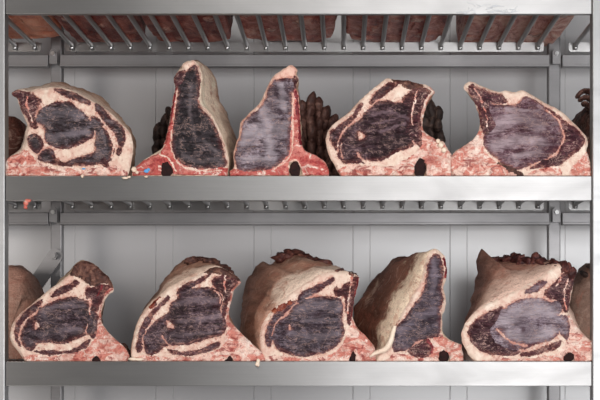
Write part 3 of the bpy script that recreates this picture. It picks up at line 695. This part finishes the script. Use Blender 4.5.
R.append(roast(dict(crop=(225, 240, 3.077), shelf='low', seed=8.0, bloom_sheen=[([(220,215),(280,200),(345,200)],34),([(200,285),(270,300),(345,290)],26),([(240,250),(340,245)],14)], label='large rib roast with pale brown back rising behind it, centre of the lowest shelf',
    top=[(122, 373), (110, 342), (106, 300), (114, 260), (134, 226), (160, 200), (190, 174), (220, 150), (252, 130), (290, 108), (320, 98), (345, 98), (375, 98), (400, 104), (414, 120), (406, 150), (396, 190), (394, 240), (406, 270), (430, 293), (452, 316), (464, 340), (466, 373)],
    bottom=[(402, 373), (404, 350), (395, 340), (386, 352), (382, 373)],
    regions=[('cap_muscle', 'lean', 'p', [(222, 192), (230, 166), (260, 146), (300, 130), (328, 114), (334, 126), (302, 150), (270, 167), (245, 182)]),
             ('tail_muscle', 'lean', 'p', [(124, 302), (130, 266), (150, 232), (185, 202), (216, 182), (216, 193), (186, 222), (156, 252), (143, 287), (142, 322), (130, 326)]),
             ('eye_muscle', 'lean', 'p', [(148, 312), (146, 290), (160, 255), (190, 232), (205, 212), (235, 190), (290, 172), (335, 175), (356, 180), (363, 215), (361, 250), (367, 288), (346, 320), (310, 345), (260, 356), (205, 352), (168, 338)]),
             ('chine_bone', 'bone', 'p', [(118, 380), (150, 352), (205, 360), (290, 362), (345, 340), (372, 292), (386, 245), (396, 248), (408, 270), (432, 292), (454, 315), (474, 340), (474, 380)]),
             ('fat_fleck', 'fat', 's', [(196, 262), (200, 275)], 8),
             ('rib_meat', 'lean2', 'p', [(333, 162), (345, 140), (375, 116), (408, 112), (405, 150), (392, 190), (388, 240), (380, 262), (372, 215), (365, 175), (345, 172)]),
             ('fat_patch', 'fat', 's', [(352, 140), (366, 126), (380, 120)], 12),
             ('rib_bone', 'bone', 's', [(392, 112), (384, 150), (378, 190), (378, 225)], 4),
             ('rib_tip', 'red', 's', [(410, 112), (400, 160), (388, 245)], 4),
             ('browned_spot', 'glaze', 's', [(152, 218), (172, 204), (198, 190)], 16)],
    canal=(393, 358, 13, 20), depth=.33, ease=.7,
    back=[(50, 373), (42, 290), (52, 210), (66, 135), (86, 80), (112, 62), (140, 70), (168, 50), (195, 38), (225, 44), (262, 58), (295, 66), (320, 84), (345, 96), (365, 130), (380, 220), (385, 373)],
    ridge=[(178, 50, .24, .020, .035, .010), (205, 46, .26, .024, .04, .013), (238, 56, .24, .022, .035, .011), (272, 66, .21, .022, .035, .010), (298, 74, .17, .020, .035, .010), (322, 88, .11, .018, .03, .009), (352, 98, .05, .016, .03, .008), (385, 103, .025, .012, .02, .006)],
    mats=mats(8, lean=(c255(54, 38, 46), c255(92, 76, 86), c255(146, 132, 142)), palef=.5, ang=.2, skin=mat_skin(8, c255(232, 206, 186), c255(192, 144, 122), .15, .08, zc=.155, zk=5, spots=.35),
              crust=mat_plain('dried_crust', 8, [(.32, c255(36, 16, 15)), (.48, c255(78, 40, 35)), (.6, c255(120, 74, 62)), (.72, c255(170, 122, 104))], 40, bstr=1.0, rough=.55)))))
R.append(roast(dict(crop=(340, 240, 3.077), shelf='low', seed=9.0, bloom_sheen=[([(285,60),(290,110),(285,160)],24),([(190,280),(240,240),(290,220)],34)], warp=.9, label='narrow loin cut with cream fat band and dark brown back on the lowest shelf',
    top=[(112, 374), (120, 350), (145, 326), (158, 282), (180, 246), (195, 216), (215, 185), (237, 150), (253, 110), (262, 70), (274, 40), (294, 27), (313, 40), (326, 58), (329, 108), (318, 148), (326, 180), (325, 210), (315, 236), (316, 288), (330, 304), (362, 318), (375, 326), (380, 374)],
    bottom=[(338, 374), (334, 352), (320, 340), (308, 346), (304, 374)],
    regions=[('chine_bone', 'bone', 'p', [(140, 382), (150, 362), (168, 348), (205, 352), (250, 362), (283, 350), (284, 308), (314, 286), (330, 300), (366, 316), (384, 322), (390, 382)]),
             ('loin_muscle', 'lean', 'p', [(160, 332), (163, 305), (160, 284), (176, 265), (200, 236), (226, 196), (250, 166), (263, 130), (267, 80), (281, 47), (298, 42), (314, 66), (318, 108), (310, 150), (316, 182), (308, 222), (308, 288), (285, 300), (240, 310), (205, 340), (172, 346)]),
             ('fat_layer', 'fat', 's', [(168, 346), (205, 342), (238, 312), (285, 302)], 5),
             ('small_muscle', 'lean2', 'p', [(208, 340), (236, 318), (268, 306), (286, 328), (281, 350), (250, 362), (218, 352)]),
             ('rib_marrow', 'red', 's', [(270, 308), (284, 328), (282, 346)], 9),
             ('rib_tip', 'red', 's', [(320, 56), (325, 84), (323, 112)], 6)],
    canal=(320, 358, 14, 18), depth=.3, ease=.62,
    back=[(62, 374), (42, 300), (40, 240), (48, 195), (78, 148), (120, 94), (160, 62), (205, 55), (240, 46), (272, 46), (292, 80), (300, 200), (300, 374)],
    mats=mats(9, lean=(c255(60, 46, 56), c255(92, 78, 88), c255(138, 124, 136)), palef=.35, ang=1.2,
              skin=mat_skin(9, c255(232, 208, 182), c255(128, 86, 70), .13, .06, dark=c255(56, 34, 28), spots=.5, fibre=(3, 2, 14))))))
R.append(roast(dict(crop=(445, 240, 3.077), shelf='low', seed=10.0, bloom_sheen=[([(180,245),(250,215),(330,220)],66),([(190,290),(260,300),(330,275)],44)], label='large pale rib roast with ragged reddish back and torn flap, on the lowest shelf',
    top=[(92, 374), (66, 342), (52, 302), (58, 266), (85, 228), (120, 202), (150, 186), (190, 166), (240, 144), (290, 114), (320, 95), (348, 80), (380, 78), (402, 100), (396, 140), (388, 180), (381, 214), (390, 240), (410, 270), (430, 293), (455, 312), (485, 322), (492, 350), (490, 374)],
    bottom=[(400, 374), (396, 352), (380, 344), (368, 356), (362, 374)],
    regions=[('tail_muscle', 'lean2', 'p', [(74, 302), (72, 272), (95, 245), (130, 222), (175, 205), (165, 238), (142, 275), (152, 310), (182, 333), (232, 342), (202, 356), (150, 352), (104, 336)]),
             ('eye_muscle', 'lean', 'p', [(160, 242), (178, 212), (215, 190), (250, 178), (290, 180), (320, 190), (350, 184), (357, 215), (346, 240), (349, 280), (330, 305), (280, 322), (230, 337), (185, 331), (150, 310), (138, 280)]),
             ('fat_layer', 'fat', 's', [(160, 275), (190, 305), (230, 322), (250, 325)], 6),
             ('fat_layer', 'fat', 's', [(85, 232), (120, 210), (165, 195), (195, 178)], 5),
             ('lower_muscle', 'lean2', 'p', [(232, 347), (290, 332), (330, 317), (356, 310), (345, 330), (300, 346), (250, 358)]),
             ('cap_muscle', 'lean', 'p', [(243, 162), (270, 140), (300, 122), (314, 128), (290, 150), (260, 166)]),
             ('chine_bone', 'bone', 'p', [(120, 384), (150, 362), (250, 364), (340, 350), (370, 312), (383, 265), (382, 232), (392, 240), (412, 270), (440, 292), (500, 318), (500, 384)]),
             ('side_muscle', 'lean', 'p', [(345, 236), (375, 232), (383, 280), (375, 306), (355, 290), (350, 260)]),
             ('rib_meat', 'lean2', 'p', [(308, 155), (345, 120), (372, 96), (398, 104), (386, 160), (380, 216), (364, 216), (345, 182), (315, 180)]),
             ('rib_bone', 'bone', 's', [(385, 104), (370, 140), (366, 180), (372, 212)], 4),
             ('rib_bone', 'bone', 's', [(355, 115), (335, 150)], 4)],
    canal=(381, 360, 15, 17), depth=.3, ease=.7,
    back=[(40, 374), (56, 270), (78, 190), (88, 125), (92, 95), (94, 62), (104, 46), (112, 26), (122, 44), (134, 64), (165, 60), (195, 56), (225, 54), (265, 58), (305, 66), (340, 84), (360, 150), (370, 260), (375, 374)],
    ridge=[(150, 62, .24, .020, .03, .008), (188, 60, .22, .016, .03, .010), (217, 56, .18, .012, .02, .013), (235, 62, .16, .016, .03, .012), (258, 66, .14, .016, .03, .010), (280, 62, .12, .012, .02, .014), (300, 74, .10, .018, .03, .013), (322, 84, .07, .014, .03, .010), (335, 74, .05, .009, .02, .011), (352, 86, .035, .014, .025, .012), (374, 82, .015, .008, .018, .012), (388, 96, .012, .009, .014, .009)],
    mats=mats(10, lean=(c255(100, 78, 88), c255(142, 124, 136), c255(200, 184, 192)), palef=.5, ang=.5, lean2=(c255(58, 26, 34), c255(94, 56, 64), c255(146, 110, 114)), skin=mat_skin(10, c255(228, 192, 174), c255(186, 136, 118), .22, .2, spots=.75),
              crust=mat_plain('dried_crust', 10, [(.32, c255(26, 10, 11)), (.48, c255(66, 28, 27)), (.6, c255(112, 66, 58)), (.72, c255(176, 130, 114))], 40, bstr=1.0, rough=.55)))))

# drips and loose bits that belong to a roast
def bits(parent, name, lst, mat, seed=0):
    V, F = [], []
    pl = parent.location
    for i, (px, py, Y, rx, ry, rz) in enumerate(lst): blob(V, F, (xpx(px, Y)-pl.x, Y-pl.y, zpx(py, Y)-pl.z), (rx, ry, rz), seed+i*1.7, 2)
    return link_mesh(name, V, F, mat, parent)
FATW = mat_fat(31, c255(238, 218, 196), c255(224, 180, 160), .3)
bits(R[6], 'fat_drip', [(258.3, 361.0, -.003, .004, .004, .006), (257.6, 364.3, -.0045, .0052, .003, .0055)], FATW, 3)
def flap(parent, pts, mat):
    """a thin tongue of fat lying over the edge: flattened tapering ribbon"""
    P = crom([(x, y, Y, r) for x, y, Y, r in pts], False, 6); pl = parent.location
    bm = bmesh.new(); add_tube(bm, [(xpx(p[0], p[2])-pl.x, p[2]-pl.y, zpx(p[1], p[2])-pl.z) for p in P], [max(.0008, p[3]) for p in P], 14)
    for v in bm.verts:
        n = mn.noise(v.co*90)*.0012+mn.noise(v.co*260)*.0005; v.co += Vector((n, n*.5, n))
        v.co.z = max(v.co.z, .0003)
    return bm_obj('fat_flap', bm, mat, parent, smooth=True)
flap(R[8], [(370, 356.6, .001, .0016), (374, 354, .001, .0042), (379, 351.6, .002, .0052), (384, 350, .003, .0058), (388, 346.5, .003, .0062), (391, 340, .004, .0060), (393, 333, .005, .005), (395, 326, .006, .004)], FATW)
bits(R[3], 'fat_crumb', [(441, 145, .003, .006, .005, .007), (444, 150, .003, .006, .005, .006), (438, 141, .004, .005, .004, .005)], FATW, 12)
bits(R[1], 'fat_crumb', [(134, 169.5, .001, .006, .004, .006), (137, 172.5, .001, .004, .004, .004)], FATW, 15)
bits(R[6], 'fat_rim', [(133, 359, .002, .010, .004, .004), (139, 359.2, .002, .010, .004, .004)], FATW, 19)

# ------------------------------------------------------------------ roasts further back
def knobs(cols, bottom, Y, r, seed):
    """knobbly rib ends stacked in columns: cols = (px, top py, lean)"""
    rn = random.Random(seed); out = []
    for i, (px, pt, ln) in enumerate(cols):
        py = pt+9
        while py < bottom:
            k = rn.uniform(.8, 1.2)
            out.append((px+ln*(py-pt)+rn.uniform(-1, 1), py, Y+rn.uniform(-.006, .010), r*k, .026, r*k*rn.uniform(1.5, 2.2), rn.uniform(-.35, .35)+ln)); py += r*S*rn.uniform(1.5, 2.2)
    return out
def back_roast(shelf, seed, outl, Y, dep, label, skin, lumps=None, lmat=None, group=None):
    """closed body with its own thickness; outline in picture units at distance Y (top path only)"""
    P = resample(crom(outl, False, 5), 60); z0 = SHZ[shelf]
    X = xpx(P[:, 0], Y); Z = np.maximum(zpx(P[:, 1], Y)-z0, 0); Z[0] = Z[-1] = 0
    bx = X.mean(); root = empty('beef_roast', (bx, Y, z0), label, 'meat', group)
    m = 70; V = []; A = []; ts = [0, .04, .1, .2, .35, .5, .65, .8, .9, .96, 1]
    for t in ts:
        k = .25+.75*math.sqrt(max(0, 1-(2*t-1)**6))
        x = np.r_[X-bx, np.linspace(X[-1]-bx, X[0]-bx, 12)[1:-1]]; z = np.r_[Z, np.zeros(10)]
        c = (x.mean()); x = c+(x-c)*k; z = z*(.3+.7*k)
        nz = fbm(x*30+seed, t*dep*22, z*30, 4, .6); w = np.clip(z/.02, 0, 1)
        x = x+.009*w*nz; z = np.maximum(z+.008*w*fbm(x*30, t*dep*22, z*30+seed*3, 4), 0)
        for i in range(m): V.append((x[i], t*dep, z[i])); A.append(t)
    F = [(r*m+i, r*m+(i+1) % m, (r+1)*m+(i+1) % m, (r+1)*m+i) for r in range(len(ts)-1) for i in range(m)]
    F.append(tuple(range(m))[::-1]); F.append(tuple(range((len(ts)-1)*m, len(ts)*m)))
    link_mesh('dried_rind', V, F, skin, root, attrs={'deep': A})
    if lumps:
        V, F = [], []
        for i, (px, py, yd, rx, ry, rz, ti) in enumerate(lumps):
            blob(V, F, (xpx(px, yd)-bx, yd-Y, zpx(py, yd)-z0), (rx, ry, rz), seed+i*2.3, 3, .15, ti, zmin=.0005)
        link_mesh('rib_end', V, F, lmat, root)
    return root
DARKB = mat_plain('dark_dried_meat', 41, [(.3, c255(36, 20, 18)), (.47, c255(80, 52, 46)), (.58, c255(120, 86, 76)), (.72, c255(170, 136, 122))], 34, bstr=1.0, rough=.55)
DARKC = mat_plain('black_dried_meat', 43, [(.3, c255(24, 17, 16)), (.5, c255(56, 42, 38)), (.62, c255(92, 72, 64)), (.75, c255(130, 108, 96))], 50, bstr=1.0, rough=.6)
SKB = mat_skin(44, c255(150, 114, 98), c255(120, 86, 72), .5, .5)
SKD = mat_skin(45, c255(70, 46, 40), c255(56, 36, 32), .5, .5, dark=c255(30, 20, 18))
back_roast('mid', 21, [(-26, 190), (-22, 140), (-8, 116), (4, 110), (12, 114), (20, 124), (25, 136), (27, 160), (26, 190)], .29, .17,
           'dark brown roast mostly hidden behind the leftmost roast of the middle shelf', mat_skin(46, c255(84, 46, 36), c255(70, 38, 30), .5, .5, dark=c255(40, 22, 18)))
back_roast('mid', 22, [(156, 190), (154, 150), (156, 128), (163, 114), (172, 104), (182, 104), (186, 140), (186, 190)], .27, .18,
           'blackish dried roast peeking out left behind the tall dark loin cut', SKD,
           knobs([(158, 124, 0), (164, 114, 0), (170, 106, 0), (177, 102, 0)], 185, .27, .012, 5), DARKC)
lm = knobs([(302, 99, 0), (310, 93, .03), (318, 97, .05), (325, 107, .05), (331, 116, .08), (337, 126, .1), (342, 138, .1), (347, 152, .1)], 185, .275, .0115, 3)
back_roast('mid', 23, [(290, 190), (292, 110), (302, 100), (312, 97), (322, 104), (332, 120), (342, 138), (349, 160), (350, 190)], .285, .17,
           'brown knobbly roast behind the pale grey loin cut, at its right, middle shelf', SKD, lm, DARKB)
back_roast('mid', 24, [(418, 190), (418, 120), (425, 108), (434, 104), (441, 112), (444, 128), (443, 150), (440, 190)], .30, .16,
           'black knobbly dried roast behind the gap between the two rightmost middle shelf roasts', SKD,
           knobs([(424, 104, 0), (431, 102, 0), (438, 106, .03)], 185, .29, .0135, 8), DARKC)
back_roast('mid', 25, [(582, 190), (580, 150), (584, 120), (590, 104), (602, 96), (625, 100), (640, 130), (642, 190)], .12, .25,
           'dark roast with curled rib tips by the right post, middle shelf', SKD,
           [(px, py, .13, .0085, .02, .0055, ti) for px, py, ti in ((578.5, 95, -.9), (581, 92.5, -.5), (584.5, 91, 0), (588, 91.5, .3), (591.5, 93.5, .5), (595, 97, .8), (581.5, 99, -.5), (585, 97.5, 0), (589, 98.5, .4), (592.5, 101.5, .7), (596, 106, .9), (585, 104, .2), (588.5, 106, .6), (592, 110, .9))], DARKB)
back_roast('low', 26, [(-30, 368), (-28, 290), (-12, 268), (4, 264), (14, 266), (22, 275), (30, 296), (38, 318), (43, 345), (42, 368)], .26, .2,
           'tan roast behind the crusted roast, by the left post on the lowest shelf', mat_skin(47, c255(186, 140, 122), c255(160, 118, 100), .5, .5, spots=.3))
back_roast('low', 27, [(570, 368), (571, 320), (573, 296), (580, 280), (588, 268), (600, 262), (625, 268), (640, 300), (645, 368)], .31, .15,
           'grey brown roast half hidden by the right post on the lowest shelf', mat_skin(48, c255(150, 118, 102), c255(120, 92, 78), .5, .5, spots=.4),
           [(584, 274, .31, .012, .02, .006, .6), (592, 267, .31, .014, .02, .006, .2)], DARKC)

# ------------------------------------------------------------------ slabs on the topmost shelf, seen from below through the wires
def slab(x0, x1, y0, y1, seed, stops, label, stretch=(3, 1.2, 8), tilt=0.0, h=.13, ribs=10):
    z0 = SHZ['top']-.0035
    ym = (y0+y1)/2; X0, X1 = xpx(x0, ym), xpx(x1, ym)
    root = empty('beef_flank', ((X0+X1)/2, ym, z0), label, 'meat', 'slabs of meat on the topmost shelf')
    nu, nv = 72, 34; V = []; hw = (X1-X0)/2; hd = (y1-y0)/2
    U = np.linspace(0, 2*math.pi, nu, endpoint=False)
    for j in range(nv):
        ph = math.pi*(j+.5)/nv-math.pi/2; cz = math.sin(ph); cr = abs(math.cos(ph))**.35
        cx = np.sign(np.cos(U))*np.abs(np.cos(U))**.55; cy = np.sign(np.sin(U))*np.abs(np.sin(U))**.55
        x = cx*hw*cr; y = cy*hd*cr
        edge = .10*fbm(np.cos(U)*2.2+seed, np.sin(U)*2.2, cz, 3)
        x = x*(1+edge*.5); y = y*(1+edge*.9)+tilt*x
        z = (np.sign(cz)*abs(cz)**.7*.5+.5)*h+np.zeros(nu)
        z = np.where(z < .03, z*.25, z)
        n1 = fbm(x*18+seed, y*24, seed*1.1, 4)
        z = z+(.003+.003*n1)*(1 if z.mean() < .05 else 2)+.0025*np.sin(y*ribs*12+seed+2*n1)
        z = np.maximum(z, 0.0)
        V += list(zip(x, y, z))
    F = [(j*nu+i, j*nu+(i+1) % nu, (j+1)*nu+(i+1) % nu, (j+1)*nu+i) for j in range(nv-1) for i in range(nu)]
    F.append(tuple(range(nu))[::-1]); F.append(tuple(range((nv-1)*nu, nv*nu)))
    m = mat_plain('hanging_flesh', seed, stops, 9, bstr=1.0, rough=.45, stretch=stretch, bd=.008)
    link_mesh('lean_side', V, F, m, root)
    fr_ = [(random.uniform(-.8, .8)*hw, random.uniform(-.6, .9)*hd) for _ in range(5)]
    fm = mat_fat(seed, c255(190, 140, 124), c255(150, 84, 74), .8)
    for i, (fx, fy) in enumerate(fr_):
        V, F = [], []; blob(V, F, (fx, fy+tilt*fx, .004), (.012, .020, .0035), seed+i, 3, .7, zmin=.0); link_mesh('fat_patch', V, F, fm, root)
    return root
RB = [(.34, c255(96, 34, 30)), (.45, c255(160, 78, 68)), (.54, c255(198, 126, 110)), (.66, c255(228, 186, 170))]
RD = [(.34, c255(78, 28, 26)), (.46, c255(136, 60, 52)), (.57, c255(180, 106, 90)), (.70, c255(214, 160, 144))]
RO = [(.32, c255(150, 74, 54)), (.46, c255(206, 120, 92)), (.60, c255(226, 156, 126)), (.74, c255(236, 188, 162))]
RP = [(.34, c255(130, 56, 48)), (.44, c255(186, 110, 96)), (.54, c255(220, 164, 146)), (.66, c255(242, 214, 198))]
slab(-40, 53, .055, .47, 51, RO, 'orange brown slab of meat at the left end of the topmost shelf', (2, 1, 2))
slab(57, 138, .055, .56, 52, RD, 'dark red slab of meat above the second and third wires on the topmost shelf', tilt=-.10)
slab(142, 229, .055, .52, 53, RD, 'dark ribbed slab of meat left of centre on the topmost shelf')
slab(233, 338, .055, .51, 54, RB, 'reddish slab of meat above the pale grey loin cut, on the topmost shelf', tilt=.05)
slab(343, 450, .055, .52, 55, RB, 'red brown slab right of centre on the topmost shelf', tilt=.12)
slab(460, 570, .055, .60, 56, RP, 'pale pink slab with streaked fat at the right end of the topmost shelf', tilt=.04)

# ------------------------------------------------------------------ loose scraps
def scrap(name, lst, mat, label, cat, seed, group=None):
    x = np.mean([a[0] for a in lst]); y = np.mean([a[2] for a in lst]); Z = min(zpx(a[1], a[2])-a[5] for a in lst)
    V, F = [], []; bx = xpx(x, y)
    for i, (px, py, Y, rx, ry, rz) in enumerate(lst): blob(V, F, (xpx(px, Y)-bx, Y-y, zpx(py, Y)-Z), (rx, ry, rz), seed+i, 2, .5)
    o = link_mesh(name, V, F, mat, loc=(bx, y, Z)); tag(o, label, cat, group); return o
BLUE = mat_flat('blue_plastic', c255(96, 160, 214), .4)
PINK = mat_fat(61, c255(214, 120, 104), c255(190, 80, 70), .7)
scrap('meat_scrap', [(26, 203, -.003, .005, .003, .006), (28, 200.5, -.003, .007, .003, .004), (25.5, 207, -.004, .004, .003, .005)], PINK, 'small pink scrap of meat stuck under the left end of the middle shelf rail', 'meat scrap', 2)
scrap('plastic_scrap', [(146.5, 171, -.0055, .0055, .0012, .004), (148.5, 169.5, -.0055, .0035, .0012, .003)], BLUE, 'light blue scrap stuck on the bone of the tall dark loin cut', 'scrap', 5)
scrap('plastic_scrap', [(83.8, 168.8, -.006, .004, .001, .0017)], BLUE, 'tiny light blue scrap on the lower edge of the leftmost roast, middle shelf', 'scrap', 6)
scrap('fat_scrap', [(125, 178, -.0032, .0065, .0028, .0025), (129, 177, -.0032, .0045, .0028, .0025)], FATW, 'cream crumb of fat on the rail between leftmost roast and tall dark loin cut', 'meat scrap', 8)
scrap('fat_scrap', [(82.3, 176, -.0035, .0035, .003, .0042)], FATW, 'small white crumb of fat on the rail under the leftmost roast, middle shelf', 'meat scrap', 9)
scrap('fat_scrap', [(146, 176.8, -.003, .004, .0026, .002)], FATW, 'cream fat crumb on the rail under the tall dark loin cut', 'meat scrap', 10)
scrap('dried_scrap', [(118, 352, .16, .012, .012, .010), (124, 350, .17, .012, .012, .014), (129, 354, .16, .010, .012, .010)], DARKB, 'dark dried scrap lying between the two leftmost roasts of the lowest shelf', 'meat scrap', 13)

# torn clear film stuck on the topmost rail
def film():
    N = NT('clear_film'); N.b.inputs['Alpha'].default_value = .42
    m = N.finish((.85, .87, .9), .3, spec=.5)
    bm = bmesh.new(); rnd = random.Random(5)
    for k in range(26):
        x = rnd.uniform(452, 510); y = 12.5-rnd.random()**1.6*8*(1-abs(x-480)/44); pts = []; a = rnd.uniform(-.6, .6)
        for i in range(8):
            x += math.cos(a)*rnd.uniform(1, 3); y -= math.sin(a)*rnd.uniform(.4, 1.3); a += rnd.uniform(-.9, .9)
            pts.append((xpx(min(max(x, 449), 519)), -.0016-.0006*rnd.random(), zpx(min(max(y, 3), 14.2))))
        add_tube(bm, pts, [.0003+.0007*rnd.random() for _ in pts], 5)
    for v in bm.verts: v.co -= Vector((xpx(482), 0, zpx(14)))
    o = bm_obj('plastic_film', bm, m, loc=(xpx(482), 0, zpx(14)), smooth=True)
    tag(o, 'torn wisps of clear film stuck along the topmost rail, right of centre', 'plastic film')
film()

# ------------------------------------------------------------------ light
def area(name, loc, target, sx, sy, power, col=(1, 1, 1)):
    L = bpy.data.lights.new(name, 'AREA'); L.shape = 'RECTANGLE'; L.size = sx; L.size_y = sy; L.energy = power; L.color = col
    o = bpy.data.objects.new(name, L); COL.objects.link(o); o.location = loc
    o.rotation_euler = (Vector(target)-Vector(loc)).to_track_quat('-Z', 'Y').to_euler(); return o
area('key_softbox', (1.0, -2.8, CZ+.06), (.40, .3, CZ+.15), 1.9, .95, 66, (.985, .99, 1.0))
area('fill_softbox', (-2.35, -2.3, CZ+.2), (-.1, .1, CZ+.15), 1.0, 1.0, 30, (1.0, .94, .885))
area('added_top_fill', (0, -1.5, CZ+1.42), (0, .2, CZ+.1), 1.3, .4, 9, (1, .98, .95))  # unseen lamp added to brighten the tops of the meat
W = bpy.data.worlds.new('cold_room_air'); SC.world = W; W.use_nodes = True
W.node_tree.nodes['Background'].inputs[0].default_value = (.80, .82, .86, 1); W.node_tree.nodes['Background'].inputs[1].default_value = .055

cam = bpy.data.cameras.new('camera'); co = bpy.data.objects.new('camera', cam); COL.objects.link(co)
co.location = (0, -D, CZ); co.rotation_euler = (math.pi/2, 0, 0)
cam.sensor_width = 36; cam.sensor_fit = 'HORIZONTAL'; cam.lens = 36*S*D/600; cam.shift_x = -(AX-300)/600; cam.shift_y = (AY-200)/600
SC.camera = co
SC.view_settings.view_transform = 'Standard'; SC.view_settings.look = 'None'; SC.view_settings.exposure = .2; SC.view_settings.gamma = 1
SC.view_settings.use_curve_mapping = False
